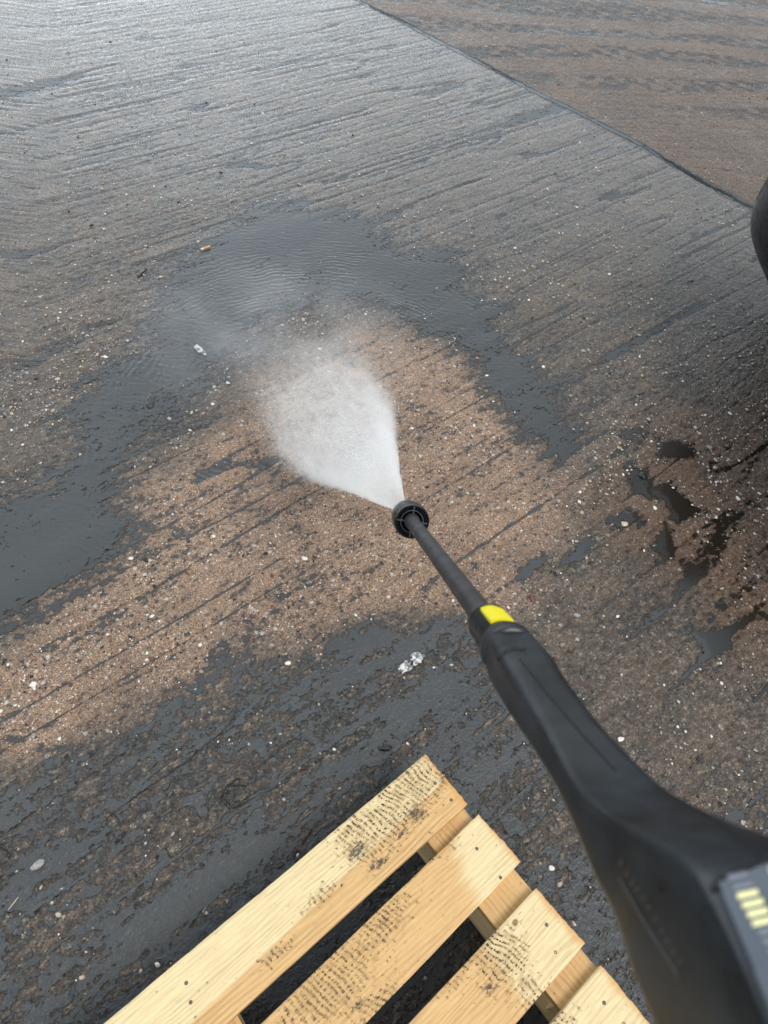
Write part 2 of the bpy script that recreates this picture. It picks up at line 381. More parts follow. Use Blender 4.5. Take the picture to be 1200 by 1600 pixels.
G0 = g(505, 615)   # where the jet meets the ground
def water_mat():
    b = NB('murky puddle water'); r = ground_core(b)
    # ripples driven outward by the jet
    c = N(b.t, 'ShaderNodeVectorMath', operation='DISTANCE'); L(b.t, r['o'], c.inputs[0]); c.inputs[1].default_value = (G0[0], G0[1], 0)
    dist = c.outputs['Value']
    ph = b.math('MULTIPLY_ADD', b.noise(r['o'], 7., 3., .6), 26., b.math('MULTIPLY', dist, 300.))
    rip = b.math('MULTIPLY', b.math('SINE', ph), b.mr(dist, .25, 1.25, 1., .0, True))
    rip = b.math('MULTIPLY', rip, b.mr(b.noise(r['o'], 5., 2.), .42, .6, .1, 1.))
    chop = b.noise(b.map(r['o'], rot=(0, 0, .25), scale=(.55, 1.3, 1)), 60., 3., .5)
    rip = b.math('MULTIPLY_ADD', b.math('MULTIPLY', chop, 4.), b.mr(dist, .3, 1.5, 1., .0, True), rip)
    skin = b.math('MULTIPLY', r['h'], b.attr('slur')); pits = b.mr(b.noise(r['o'], 95., 4., .7), .30, .40)
    skin = b.math('MULTIPLY_ADD', b.math('MULTIPLY', pits, b.attr('slur')), 1.5, skin)
    bp = b.bump(rip, .0007, 1., b.bump(skin, .0006, .8))
    base = b.mix(b.noise(b.map(r['v'], scale=(.3, 1, 1)), 5., 3.), (.040, .043, .045, 1), (.076, .081, .081, 1))
    base = b.mix(b.attr('red'), base, (.016, .013, .009, 1))
    bs = b.bsdf(Base_Color=base, Roughness=b.mr(b.attr('slur'), 0, 1, .07, .22), IOR=1.36, Normal=bp)
    tr = N(b.t, 'ShaderNodeBsdfTransparent'); mx = N(b.t, 'ShaderNodeMixShader')
    # shallow margins stay see-through
    L(b.t, b.mr(r['dep'], -.15, 1.6, 0., 1., True), mx.inputs[0]); L(b.t, tr.outputs[0], mx.inputs[1]); L(b.t, bs.outputs[0], mx.inputs[2])
    return b.done(mx.outputs[0])

FILM = np.clip(.82 - .78 * TT + .45 * SL - .38 * RD + .30 * FAR * (1 - S2) - .50 * S2 + .2*PL, 0.03, 1)
dep = WW - hh
Z = hh * .001
ground, _ = gridmesh('ground', XX, YY, Z); tag(ground, kind='structure')
ground.data.materials.append(ground_mat())
for nme, a in (('dep', dep), ('tan', TT), ('film', FILM), ('red', RD), ('slab', S2), ('joint', JT), ('far', FAR), ('grime', GRIME)): attr(ground, nme, a)
dm = np.maximum.reduce([dep[:-1, :-1], dep[1:, :-1], dep[:-1, 1:], dep[1:, 1:]])
fm = (dm > -2.6) & (np.hypot(XX[:-1, :-1], YY[:-1, :-1] - 3) < 6)
wat, keep = gridmesh('puddle_water', XX, YY, np.maximum(WW, hh) * .001 + .0006, fm); tag(wat, kind='structure')
wat.data.materials.append(water_mat())
attr(wat, 'dep', dep, keep); attr(wat, 'slab', S2, keep); attr(wat, 'slur', SL, keep); attr(wat, 'red', RD, keep)
def gz(x, y):
    a = maps(np.array([float(x)]), np.array([float(y)])); return max(a[0][0], a[1][0]) * .001
def at(px, py):
    p = g(px, py); p[2] = gz(p[0], p[1]); return p

# ------------------------------------------------------------------ simple materials
def plain(name, col, rough=.5, spec=.5, bump=None, var=.0, scale=60., **k):
    b = NB(name); o = b.obj()
    n = b.noise(o, scale, 4., .6)
    c2 = tuple(x * (1 - var) for x in col[:3]) + (1,); c1 = tuple(min(1, x * (1 + var)) for x in col[:3]) + (1,)
    c = b.mix(b.mr(n, .3, .7), c2, c1)
    a = dict(Base_Color=c, Roughness=b.mr(b.noise(o, scale * .6, 3.), .3, .7, max(.02, rough - .1), min(1, rough + .1)), IOR=1.45)
    if bump: a['Normal'] = b.bump(b.noise(o, bump[0], 3., .6), bump[1], 1.)
    a.update(k)
    return b.done(b.bsdf(**a).outputs[0])
black_pl = plain('black moulded plastic', (.014, .019, .024, 1), .34, bump=(900., .00012), var=.7, scale=28.)
black_sh = plain('shiny black plastic', (.012, .013, .014, 1), .25, var=.3, scale=30.)
tube_m = plain('scuffed black steel tube', (.030, .031, .033, 1), .45, bump=(500., .0002), var=.5, scale=70.)
yellow = plain('yellow plastic', (.86, .72, .012, 1), .4, var=.06, scale=80.)
def yel():
    b = NB('scuffed yellow plastic'); o = b.obj(); n = b.noise(o, 160., 4., .7); c = b.mix(b.mr(n, .63, .70, 0., .8), (.86, .74, .012, 1), (.10, .09, .02, 1))
    return b.done(b.bsdf(Base_Color=c, Roughness=.4).outputs[0])
yellow_w = yel()
panel_m = plain('grey gloss panel', (.085, .10, .12, 1), .25, var=.08, scale=50.)
bar_dim = plain('unlit display bar', (.17, .19, .22, 1), .3, var=.05)
window_m = plain('display window with painted glare', (.55, .60, .64, 1), .12, var=.05)  # pale colour is painted reflection glare on the inner display
def emis():
    b = NB('lit display bar'); return b.done(b.bsdf(Base_Color=(.62, .60, .30, 1), Roughness=.4, Emission_Color=(.95, .90, .50, 1), Emission_Strength=.22).outputs[0])
bar_lit = emis()

# ------------------------------------------------------------------ pressure washer gun and lance
VPX, VPY = 487, 606
def axp(z): return np.array([z * (VPX - 600) / FP + .1465, z * (VPY - 800) / FP + .1954, z])   # axis, camera frame
Fd = nrm(axp(1.0) - axp(.5))
Uc = nrm(UPC - Fd * (UPC @ Fd)); Sc = np.cross(Fd, Uc); Sc = Sc if Sc[0] > 0 else -Sc
Fw, Uw, Sw = R @ Fd, R @ Uc, R @ Sc
def AW(z): return c2w(axp(z))
root = empty('pressure_washer_lance', tuple(AW(.40)))
tag(root, 'black pressure washer trigger gun and lance with yellow latch, spraying the concrete', 'pressure washer')
RL = np.array(root.location)
def wobj(name, vf, mat, parent=root, smooth=True, fix=True):
    v, f = vf; off = np.zeros(3); p = parent
    while p is not None: off = off + np.array(p.location); p = p.parent
    o = mobj(name, [np.array(q) - off for q in v], f, mat, parent, smooth)
    if fix: fixn(o)
    return o
def shade_edges(o, ang=35):
    me = o.data; bm = bmesh.new(); bm.from_mesh(me)
    for e_ in bm.edges:
        if len(e_.link_faces) == 2 and e_.calc_face_angle(0) > math.radians(ang): e_.smooth = False
    bm.to_mesh(me); bm.free(); return o
# gun body : sections (z, left top, left bottom, right, top, bottom) mm
SEC = [(.526,18,18,18,17,-17),(.512,19.5,19.5,19,16,-18),(.485,20,21,19,16,-17),(.45,19,22,17,13,-15),(.40,20,21,16,10,-13),(.365,21,21,20,7,-13),(.345,22,22,23,6,-15),(.33,22,22.5,25,7.5,-17),(.31,22,24,26,13,-20),(.29,22,23,27,20,-22),(.27,22,25,28,28,-28),(.255,22,25,30,34,-32),(.24,22,25,31,38,-35),(.225,22,25,31,35,-37),(.21,22,25,31,28,-39),(.19,22,25,31,18,-40),(.17,21,22,28,8,-40),(.15,18,18,22,0,-38)]
SEC = np.array(SEC)
zz = np.concatenate([np.linspace(.526, .37, 26), np.linspace(.366, .15, 60)])
def secat(z):
    i = np.argsort(SEC[:, 0]); return [np.interp(z, SEC[i, 0], SEC[i, k]) for k in range(1, 6)]
rows = np.array([secat(z) for z in zz])
for _ in range(3): rows[1:-1] = (rows[:-2] + 2 * rows[1:-1] + rows[2:]) / 4
def rrect(lt, lb, r, t, b_, rc, n=7):
    P = [(-lt, t), (r, t), (r, b_), (-lb, b_)]; out = []
    for i, p in enumerate(P):
        p = np.array(p, float); a = np.array(P[i - 1], float); c = np.array(P[(i + 1) % 4], float)
        da = nrm(a - p); dc = nrm(c - p); rr = rc[i]
        p0 = p + da * rr; p1 = p + dc * rr
        for k in range(n):
            u = k / (n - 1); out.append((1 - u) ** 2 * p0 + 2 * u * (1 - u) * p + u * u * p1)
    return out
BV = []
for z, (lt, lb, r, t, b_) in zip(zz, rows):
    k = sst(.50, .36, np.array(z)); c = [float(10 * (1 - k) + 5.5 * k), float(11 * (1 - k) + 9 * k), 9, float(10 * (1 - k) + 6 * k)]
    mx = min((t - b_) * .48, 13); c = [min(q, mx) for q in c]
    for s_, u_ in rrect(lt, lb, r, t, b_, c): BV.append(AW(z) + Sw * s_ * .001 + Uw * u_ * .001)
body = wobj('gun_body', (BV, ringfaces(len(zz), 28)), black_pl)
bvh = BVHTree.FromPolygons([tuple(v) for v in BV], ringfaces(len(zz), 28))
def hit(px, py, off=.0005):
    d_ = ray(px, py); r_ = bvh.ray_cast(Vector(CAM), Vector(nrm(d_)))
    if r_[0] is None: return None
    n_ = np.array(r_[1]); n_ = n_ if n_ @ d_ < 0 else -n_
    return np.array(r_[0]) + n_ * off, n_
def plate(quad, nu, nv, th, off=0.0):
    """patch hugging the body between four picture corners, with thickness"""
    top = []; bot = []
    Q = [np.array(q, float) for q in quad]
    for i in range(nv + 1):
        for j in range(nu + 1):
            u = j / nu; v = i / nv
            p = (Q[0] * (1 - u) + Q[1] * u) * (1 - v) + (Q[3] * (1 - u) + Q[2] * u) * v
            h_ = hit(*p)
            if h_ is None: return None
            top.append(h_[0] + h_[1] * (th + off)); bot.append(h_[0] + h_[1] * (off - .0006))
    n = (nu + 1) * (nv + 1); f = []; W_ = nu + 1
    for i in range(nv):
        for j in range(nu):
            a = i * W_ + j; f.append((a, a + 1, a + 1 + W_, a + W_)); f.append((a + n, a + W_ + n, a + 1 + W_ + n, a + 1 + n))
    per = [j for j in range(W_)] + [i * W_ + nu for i in range(1, nv + 1)] + [nv * W_ + j for j in range(nu - 1, -1, -1)] + [i * W_ for i in range(nv - 1, 0, -1)]
    for a, b_ in zip(per, per[1:] + per[:1]): f.append((a, b_, b_ + n, a + n))
    return top + bot, f
def trace(pts, r, name, mat, parent=root, off=.0002, n=24):
    P = np.array(pts, float); L_ = []
    for a, b_ in zip(P[:-1], P[1:]):
        for k in range(n): L_.append(a + (b_ - a) * k / n)
    L_.append(P[-1]); W_ = [hit(p[0], p[1], off) for p in L_]; W_ = [q[0] for q in W_ if q is not None]
    if len(W_) > 2: return wobj(name, tube(W_, r, 8), mat, parent)
pan = plate([(1122, 1384), (1262, 1330), (1420, 1640), (1222, 1620)], 16, 22, .0010)
dark = plain('dark recess', (.004, .004, .005, 1), .6)
if pan:
    pan = wobj('display_panel', pan, panel_m, body)
    shade_edges(pan)
trace([(1112, 1392), (1128, 1376), (1160, 1361), (1200, 1350), (1262, 1338)], .0009, 'panel_groove', dark, body, .0006)
for i in range(9):
    k = i - 2; x0 = 1142 + k * 7.6; y0 = 1404 + k * 14.0
    q = [(x0 + 7, y0 - 2.5), (x0 + 39, y0 - 9), (x0 + 41, y0 - 1), (x0 + 8.5, y0 + 6.5)]
    pl_ = plate(q, 5, 2, .0003, .0011)
    if pl_: wobj('display_bar', pl_, bar_lit if 0 <= k <= 3 else bar_dim, body)
pl_ = plate([(1197, 1362), (1250, 1345), (1330, 1500), (1262, 1520)], 6, 6, .0004, .0011)
if pl_: wobj('display_window', pl_, window_m, body)
grey_t = plain('raised moulded lettering', (.085, .075, .065, 1), .5)
trace([(968, 1372), (1000, 1430), (1062, 1528)], .00045, 'moulded_line', grey_t, body, .0)
for k, (a, b_) in enumerate([(968, 1352), (978, 1368), (986, 1382), (994, 1392), (1004, 1408), (1012, 1420), (1022, 1440), (1032, 1458), (1040, 1474), (1050, 1492), (1060, 1508)]):
    trace([(a, b_), (a + 4, b_ - 6 + (k % 3))], .0005, 'moulded_letter', grey_t, body, .0, 4)
h_ = hit(1030, 1384, 0)
if h_: wobj('screw_hole', lathe(h_[0] - h_[1] * .003, h_[1], Uw, [(0, .0016), (.0033, .0020)], 20), dark, body)
seam = plain('painted seam shadow', (.008, .008, .009, 1), .7)  # near-black tubes painted as the shade inside the seam grooves
trace([(779, 1030), (788, 1019), (803, 1014), (822, 1016)], .0016, 'collar_slot', dark, body, -.0002)
trace([(812, 1030), (852, 1080), (905, 1142), (962, 1205)], .0006, 'seam', seam, body, 0)
trace([(1010, 1222), (1060, 1250), (1130, 1290), (1190, 1340)], .0004, 'seam', seam, body, 0)
# collar in front of the body
A0 = AW(.5)
def at_z(z): return AW(z), Fw, Uw
c0 = AW(.534)
col_ = wobj('collar', lathe(c0 - Fw * .008, Fw, Uw, [(-.004, .0150), (-.004, .0198), (-.002, .0206), (.008, .0208), (.0105, .0200), (.012, .018), (.012, .0150)], 56, False), black_pl)
con = [(0, .0148)]
for k in range(8): con += [(.004 + k * .0062, .0152), (.0055 + k * .0062, .0172), (.0085 + k * .0062, .0172), (.0098 + k * .0062, .0152)]
con += [(.056, .0145), (.060, .0120)]
shade_edges(wobj('connector', lathe(AW(.538), Fw, Uw, con, 48), black_sh), 25)
# yellow latch: bent plate over the connector
Lt = []
nu, nv = 10, 12
for side_ in (1, 0):
    for i in range(nv + 1):
        t = i / nv
        for j in range(nu + 1):
            a = (j / nu - .5) * 2; hwid = .0090 * (1 if t < .8 else math.sqrt(max(0, 1 - ((t - .8) / .2) ** 2 * .28)))
            u = .0170 - .0022 * a * a - .0015 * t + (.0022 if side_ else -.0004) - (.0008 * max(0, t - .85) / .15 if side_ else 0)
            Lt.append(AW(.546) + Fw * (.040 * t) + Sw * (a * hwid - .0004) + Uw * u)
W_ = nu + 1; n_ = W_ * (nv + 1); f_ = []
for i in range(nv):
    for j in range(nu):
        a = i * W_ + j; f_ += [(a, a + 1, a + 1 + W_, a + W_), (a + n_, a + W_ + n_, a + 1 + W_ + n_, a + 1 + n_)]
per = list(range(W_)) + [i * W_ + nu for i in range(1, nv + 1)] + [nv * W_ + j for j in range(nu - 1, -1, -1)] + [i * W_ for i in range(nv - 1, 0, -1)]
for a, b_ in zip(per, per[1:] + per[:1]): f_.append((a, b_, b_ + n_, a + n_))
shade_edges(wobj('latch', (Lt, f_), yellow_w), 40)
# lance tube
wobj('lance_tube', lathe(AW(.60), Fw, Uw, [(0, .0112), (.015, .0106), (.2, .0103), (.43, .0100), (.442, .0118), (.455, .0122), (.46, .0095)], 40), tube_m)
# nozzle head: cup with spokes at the back, ribbed grip, tapered front
zn = 1.035
noz = [(.028, .010), (.006, .0195), (.004, .0222), (0, .0242), (.002, .0256), (.008, .0262), (.014, .0255), (.016, .0262), (.022, .0262), (.024, .0252), (.032, .0258), (.034, .0246), (.044, .0248), (.058, .0232), (.070, .0205), (.078, .0165), (.080, .006)]
nz = wobj('nozzle_head', lathe(AW(zn), Fw, Uw, noz, 56, True), black_sh); shade_edges(nz, 30)
wobj('nozzle_ring', join([lathe(AW(zn), Fw, Uw, [(.012, .0160), (.0015, .0160), (.0015, .0172), (.012, .0172)], 40, False)] +
     [box(AW(zn) + (Uw * math.cos(a) + Sw * math.sin(a)) * .0165 + Fw * .006, Fw, (Uw * math.cos(a) + Sw * math.sin(a)), (-Uw * math.sin(a) + Sw * math.cos(a)), .0048, .0066, .0009) for a in (math.radians(8), math.radians(98), math.radians(188), math.radians(278))]), tube_m, nz, False)

# ------------------------------------------------------------------ pallet
PA = math.atan2(.7133, .7009); PU = np.array([math.cos(PA), math.sin(PA), 0]); PV = np.array([PU[1], -PU[0], 0])
proot = empty('wooden_pallet', (0, 0, 0), PA)
tag(proot, 'pale softwood pallet with black mould marks lying on the wet concrete', 'pallet')
def pl_local(px, py, z):      # pixel -> pallet coordinates (u along boards, v across to the lower right)
    p = g(px, py, z); return p @ PU, p @ PV
def wood_mat():
    b = NB('raw softwood'); o = b.obj(); rn = N(b.t, 'ShaderNodeObjectInfo').outputs['Random']
    sh = N(b.t, 'ShaderNodeCombineXYZ'); L(b.t, b.math('MULTIPLY', rn, 13.), sh.inputs[0]); L(b.t, b.math('MULTIPLY', rn, 7.), sh.inputs[1]); L(b.t, b.math('MULTIPLY', rn, 5.), sh.inputs[2])
    ad = N(b.t, 'ShaderNodeVectorMath', operation='ADD'); L(b.t, o, ad.inputs[0]); L(b.t, sh.outputs[0], ad.inputs[1]); v = ad.outputs[0]
    kx = b.attr('kx'); kn = b.attr('knot')
    lowx = b.noise(b.map(v, scale=(.8, 5, 5)), 2.2, 2., .5)
    sy = N(b.t, 'ShaderNodeSeparateXYZ'); L(b.t, v, sy.inputs[0])
    # growth rings cut along the board
    ringc = b.math('ADD', b.math('MULTIPLY_ADD', lowx, 46., b.math('MULTIPLY', sy.outputs[1], 760.)), b.math('MULTIPLY', kn, 9.))
    fn = b.noise(b.map(v, scale=(1, 22, 22)), 14., 3., .6)
    ring = b.math('SINE', b.math('MULTIPLY_ADD', fn, 7.5, ringc)); ring = b.mr(ring, -1, 1, 0, 1)
    ring = b.math('MULTIPLY', ring, b.mr(b.noise(b.map(v, scale=(1, 6, 6)), 7., 2.), .35, .7, .25, 1.))
    fib = b.noise(b.map(v, scale=(1, 26, 26)), 30., 4., .65)
    heart = b.attr('heart')
    hb = b.math('MULTIPLY_ADD', b.math('SUBTRACT', b.noise(b.map(v, scale=(.4, 5, 5)), 9., 3.), .5), .5, heart); hb = b.mr(hb, .3, .7, 0., 1., True)
    c0_ = b.mix(hb, (.72, .575, .325, 1), (.62, .395, .175, 1)); c1_ = b.mix(hb, (.50, .38, .19, 1), (.40, .235, .09, 1))
    col = b.mix(b.math('MULTIPLY', ring, .75), c0_, c1_)
    fb = N(b.t, 'ShaderNodeVectorMath', operation='SCALE'); L(b.t, col, fb.inputs[0]); L(b.t, b.mr(fib, .25, .75, .74, 1.15), fb.inputs['Scale']); col = fb.outputs[0]
    wx = b.noise(o, 14., 3., .5)
    # saw tooth dashes filled with mould: rows slanted across the board
    xr = b.math('MULTIPLY_ADD', sy.outputs[1], 150., b.math('MULTIPLY', sy.outputs[0], 640.)); xr = b.math('MULTIPLY_ADD', wx, 24., xr)
    rowm = b.mr(b.math('ADD', b.math('SINE', xr), b.math('MULTIPLY', b.math('SUBTRACT', b.noise(o, 180., 3., .6), .5), 2.4)), .05, .65, 0., 1.)
    yr = b.math('SINE', b.math('MULTIPLY_ADD', b.noise(b.map(v, scale=(1, 4, 4)), 40., 3.), 26., b.math('MULTIPLY', sy.outputs[1], 820.)))
    dash = b.math('MULTIPLY', rowm, b.mr(b.math('ADD', yr, b.math('MULTIPLY', b.math('SUBTRACT', b.noise(o, 240., 3., .7), .5), 3.)), -.35, .3, 0., 1.))
    mold = b.attr('mold')
    brk = b.noise(b.map(o, scale=(1, 1.6, 1)), 75., 3., .65)
    mm = b.mr(b.math('ADD', mold, b.math('MULTIPLY', b.math('SUBTRACT', brk, .5), 2.2)), .28, .62, 0., 1., True)
    dashm = b.math('MULTIPLY', dash, mm)
    blot = b.mr(b.math('ADD', b.attr('blot'), b.math('MULTIPLY', b.math('SUBTRACT', b.noise(b.map(o, scale=(.8, 1.5, 1)), 130., 4., .75), .5), 2.4)), .50, .95, 0., .9, True)
    dk = b.math('MAXIMUM', b.math('MULTIPLY', dashm, b.mr(b.noise(o, 28., 3., .6), .35, .62, .35, 1.)), blot)
    halo = b.math('MULTIPLY', mm, b.mr(b.noise(o, 60., 4., .7), .45, .65, 0., .45, True)); col = b.mix(halo, col, (.24, .17, .085, 1))
    col = b.mix(b.math('MULTIPLY', mm, .22), col, (.42, .25, .09, 1))
    col = b.mix(b.attr('edge'), col, b.mix(brk, (.50, .22, .06, 1), (.62, .36, .12, 1)))
    col = b.mix(dk, col, (.045, .037, .026, 1))
    col = b.mix(b.mr(kn, .55, .8), col, (.26, .15, .085, 1)); 
    # damp greyish freckles
    col = b.mix(b.mr(b.noise(o, 330., 2., .6), .66, .74, 0., .35), col, (.33, .23, .12, 1))
    hgt = b.math('ADD', b.math('MULTIPLY', fib, .5), b.math('MULTIPLY', ring, -.35)); hgt = b.math('MULTIPLY_ADD', dashm, -1.6, hgt)
    saw = b.math('SINE', b.math('MULTIPLY', xr, 1.)); hgt = b.math('MULTIPLY_ADD', saw, .10, hgt)
    bs = b.bsdf(Base_Color=col, Roughness=.72, IOR=1.4, Normal=b.bump(hgt, .0011, .9))
    return b.done(bs.outputs[0])
WOOD = wood_mat()
def board(name, u0a, u1, v0, v1, z0, z1, ang=0, along_v=False, spots=(), blots=(), heart=None, edge=True, knot=None, seed=0, res=.003):
    """board with finely divided worn top; u0a/u1 ends, v0/v1 sides in pallet coordinates"""
    ux = (u0a + u1) / 2; vy = (v0 + v1) / 2; lu = (u1 - u0a) / 2; lv = (v1 - v0) / 2
    if along_v: lu, lv = lv, lu
    n1 = int(min(340, 2 * lu / res)); n2 = max(6, int(2 * lv / res))
    a = np.linspace(-lu, lu, n1); b_ = np.linspace(-lv, lv, n2); A_, B_ = np.meshgrid(a, b_, indexing='ij')
    # outline wear: wavy sides, torn end
    w_ = .0012 * fbm(A_ * 9 + seed, B_ * 0 + 3.3, 3, seed + 3) ; w2 = .0012 * fbm(A_ * 9 + seed, B_ * 0 + 9.3, 3, seed + 4)
    t = (B_ + lv) / (2 * lv); Bd = B_ + w_ * (1 - t) + w2 * t
    e_ = .0022 * fbm(Bd * 90, Bd * 0 + 1.7, 3, seed + 8) + .003 * vn(Bd * 25, Bd * 0 + .7, seed + 2)
    Ad = A_ + e_ * sst(lu - .03, lu, A_) + e_ * sst(lu - .03, lu, -A_)
    zt = (z1 - z0) / 2 + .0004 * fbm(A_ * 12, B_ * 60, 3, seed + 6)
    ed = np.minimum(lu - np.abs(A_), lv - np.abs(B_)); zt = zt - .0022 * np.clip(1 - ed / .0022, 0, 1) ** 1.5 * (1 + .6 * vn(A_ * 80, B_ * 80, seed))
    # skirt ring to bottom
    V_ = [np.stack([Ad, Bd, zt], -1).reshape(-1, 3)]
    idx = np.arange(n1 * n2).reshape(n1, n2)
    per = list(idx[:, 0]) + list(idx[-1, 1:]) + list(idx[-2::-1, -1]) + list(idx[0, -2:0:-1])
    F_ = list(map(tuple, np.stack([idx[:-1, :-1], idx[1:, :-1], idx[1:, 1:], idx[:-1, 1:]], -1).reshape(-1, 4)))
    P = V_[0][per]; m = len(per); k0 = n1 * n2
    for lev in range(1, 4):
        Q = P.copy(); Q[:, 2] = P[:, 2] + (-(z1 - z0) / 2 - P[:, 2]) * lev / 3; Q[:, :2] *= 1 + .0008 * rng.standard_normal((m, 1)); V_.append(Q)
    prev = per
    for lev in range(3):
        cur = [k0 + lev * m + i for i in range(m)]
        for i in range(m): j = (i + 1) % m; F_.append((prev[j], prev[i], cur[i], cur[j]))
        prev = cur
    F_.append(tuple(prev)); V_ = np.concatenate(V_)
    o = mobj(name, V_, F_, WOOD, proot, True)
    o.location = (ux, -vy, (z0 + z1) / 2); o.rotation_euler = (0, 0, ang + (math.pi / 2 if along_v else 0))
    fixn(o); shade_edges(o, 50)
    # painted wear maps, in pallet coordinates
    ca, sa = math.cos(ang + (math.pi / 2 if along_v else 0)), math.sin(ang + (math.pi / 2 if along_v else 0))
    cu = ux + V_[:, 0] * ca - V_[:, 1] * sa; cv = vy - (V_[:, 0] * sa + V_[:, 1] * ca)
    def gsum(sp):
        r_ = np.zeros(len(V_))
        for (px, py, su, sv, amp) in sp:
            pu, pv = pl_local(px, py, z1); r_ = np.maximum(r_, amp * np.exp(-((cu - pu) / su) ** 2 - ((cv - pv) / sv) ** 2))
        return r_
    n = len(V_)
    he = np.full(n, .3) if heart is None else heart(cu, cv)
    kn = np.zeros(n)
    if knot: pu, pv = pl_local(*knot, z1); kn = np.exp(-((cu - pu) / .010) ** 2 - ((cv - pv) / .008) ** 2)
    ex = .75 * sst(.016, .0, u1 - cu + .006 * fbm(cv * 60, cu * 20, 2, seed)) if edge else np.zeros(n)
    mo = gsum(spots); mo = mo * (V_[:, 2] > 0)
    for nm_, ar in (('mold', mo), ('blot', gsum(blots)), ('heart', he), ('knot', kn), ('edge', ex), ('kx', kn)): attr(o, nm_, ar)
    return o
ZT, TB = .144, .022
nail_m = plain('rusty nail head', (.10, .085, .06, 1), .5, var=.4, scale=400.)
def nails(bo, pts):
    for (px, py) in pts:
        pu, pv = pl_local(px, py, ZT); ca = bo.rotation_euler[2]
        dx, dy = pu - bo.location[0], -pv - bo.location[1]
        lx = dx * math.cos(ca) + dy * math.sin(ca); ly = -dx * math.sin(ca) + dy * math.cos(ca)
        v, f = lathe((lx, ly, TB / 2 - .002), (0, 0, 1), (1, 0, 0), [(0, .0030), (.0019, .0034), (.0024, .0027), (.0021, .0010)], 14)
        mobj('nail_head', v, f, nail_m, bo)
b1 = board('deck_board', -.69, .467, -.251, -.129, ZT - TB, ZT, 0.006, seed=1,
    spots=[(640,1230,.075,.05,1.1),(560,1310,.045,.045,1.0),(500,1400,.04,.012,.8),(430,1490,.04,.012,.8),(600,1290,.05,.04,1.1)],
    blots=[(560,1330,.035,.02,.85),(650,1270,.035,.025,.85),(590,1350,.03,.015,.85),(630,1300,.03,.012,.8),(690,1215,.02,.02,.7)], heart=lambda u, v: sst(-.185, -.155, v + .05 * (u)) )
nails(b1, [(291,1536),(298,1566),(680,1224),(705,1250)])
b2 = board('deck_board', -.69, .473, -.093, .016, ZT - TB, ZT, .020, seed=2,
    spots=[(520,1530,.10,.045,1.0),(600,1440,.07,.03,.75),(590,1570,.06,.02,.8),(690,1320,.05,.02,.6)],
    blots=[(560,1570,.02,.012,.8),(600,1440,.03,.008,.65)], heart=lambda u, v: .75 - .75 * sst(.32, .44, u) + .3 * sst(-.02, -.09, v))
nails(b2, [(745,1326),(782,1371)])
b3 = board('deck_board', -.69, .466, .060, .173, ZT - TB, ZT, .012, seed=3,
    spots=[(780,1490,.05,.05,1.0),(830,1550,.025,.03,1.0),(740,1480,.05,.02,.8),(700,1530,.05,.02,.6)],
    blots=[(765,1545,.02,.012,.8)], heart=lambda u, v: .72 - .85 * sst(.30, .38, u), knot=(805, 1441))
nails(b3, [(854,1445),(868,1488)])
v, f = lathe((0, 0, 0), (0, 0, 1), (1, 0, 0), [(-.001, .006), (.0009, .0058), (.0013, .004), (.0010, .001)], 16)
knot_m = plain('knot', (.20, .13, .08, 1), .6, var=.5, scale=300.)
b4 = board('deck_board', -.69, .465, .208, .325, ZT - TB, ZT, .004, seed=4,
    spots=[(880,1590,.03,.02,.7)], heart=lambda u, v: .15 + 0 * u, blots=())
nails(b4, [(944,1567),(975,1600)])
vv = .365
for k in range(3):
    b_ = board('deck_board', -.69, .462, vv, vv + .11, ZT - TB, ZT, 0, seed=10 + k, heart=lambda u, v: .5 + 0 * u); vv += .15
for i, (u0, u1) in enumerate(((.368, .463), (-.148, -.053), (-.69, -.595))):
    board('stringer_board', u0, u1, -.247, .775, ZT - 2 * TB, ZT - TB - .0004, 0, True, seed=20 + i, edge=False, heart=lambda u, v: .7 + 0 * u, res=.006)
    for v0 in (-.245, .2, .64):
        board('block', u0 + .002, u1 - .002, v0, v0 + .13, .022, ZT - 2 * TB - .0004, 0, False, seed=30 + i, edge=False, res=.01)
    board('bottom_board', u0, u1, -.245, .772, .002, .0216, 0, True, seed=40 + i, edge=False, res=.01)

# ------------------------------------------------------------------ car at the right edge
paint = plain('black car paint', (.002, .003, .006, 1), .13, var=.1, Specular_IOR_Level=.3)
glass = plain('dark car glass', (.008, .009, .010, 1), .06, var=.1)
rubber = plain('tyre rubber', (.02, .02, .02, 1), .8, var=.3)
rim_m = plain('alloy rim', (.35, .36, .37, 1), .3, var=.1, Metallic=.8)
DC = g(1168, 372, .45) - g(1148, 262, .45)
CP = g(1166, 365, .47) + np.array([.30, -.55, 0]) + DC
CA = math.radians(8)       # long axis heading
cdir = np.array([math.cos(CA), math.sin(CA), 0]); cside = np.array([-cdir[1], cdir[0], 0])
croot = empty('parked_car', (0, 0, 0)); tag(croot, 'glossy black car with rounded bumper corner just inside the right edge of the picture', 'car')
# sections along the length: (x, half width, z bottom, z belt, roof z, roof half width)
CS = [(0.0, .52, .40, .56, .57, .30), (.012, .60, .36, .60, .61, .33), (.05, .69, .32, .65, .67, .38), (.12, .77, .29, .72, .74, .45), (.25, .83, .26, .90, .98, .55), (.45, .87, .24, 1.05, 1.55, .66), (.7, .89, .22, 1.06, 1.78, .68), (1.5, .90, .2, 1.06, 1.82, .68), (2.3, .9, .2, 1.05, 1.80, .68), (3.0, .89, .2, 1.03, 1.30, .66), (3.2, .88, .2, .92, .97, .6), (3.9, .84, .22, .82, .86, .55), (4.2, .7, .3, .68, .7, .4), (4.26, .55, .38, .58, .59, .3)]
V_ = []; nsec = 40
xs = [c[0] for c in CS]; X_ = list(np.linspace(0, .25, 18)) + list(np.linspace(.28, 4.26, 60))
origin = CP - cdir * .02 + cside * .60; origin = np.array([origin[0], origin[1], 0])
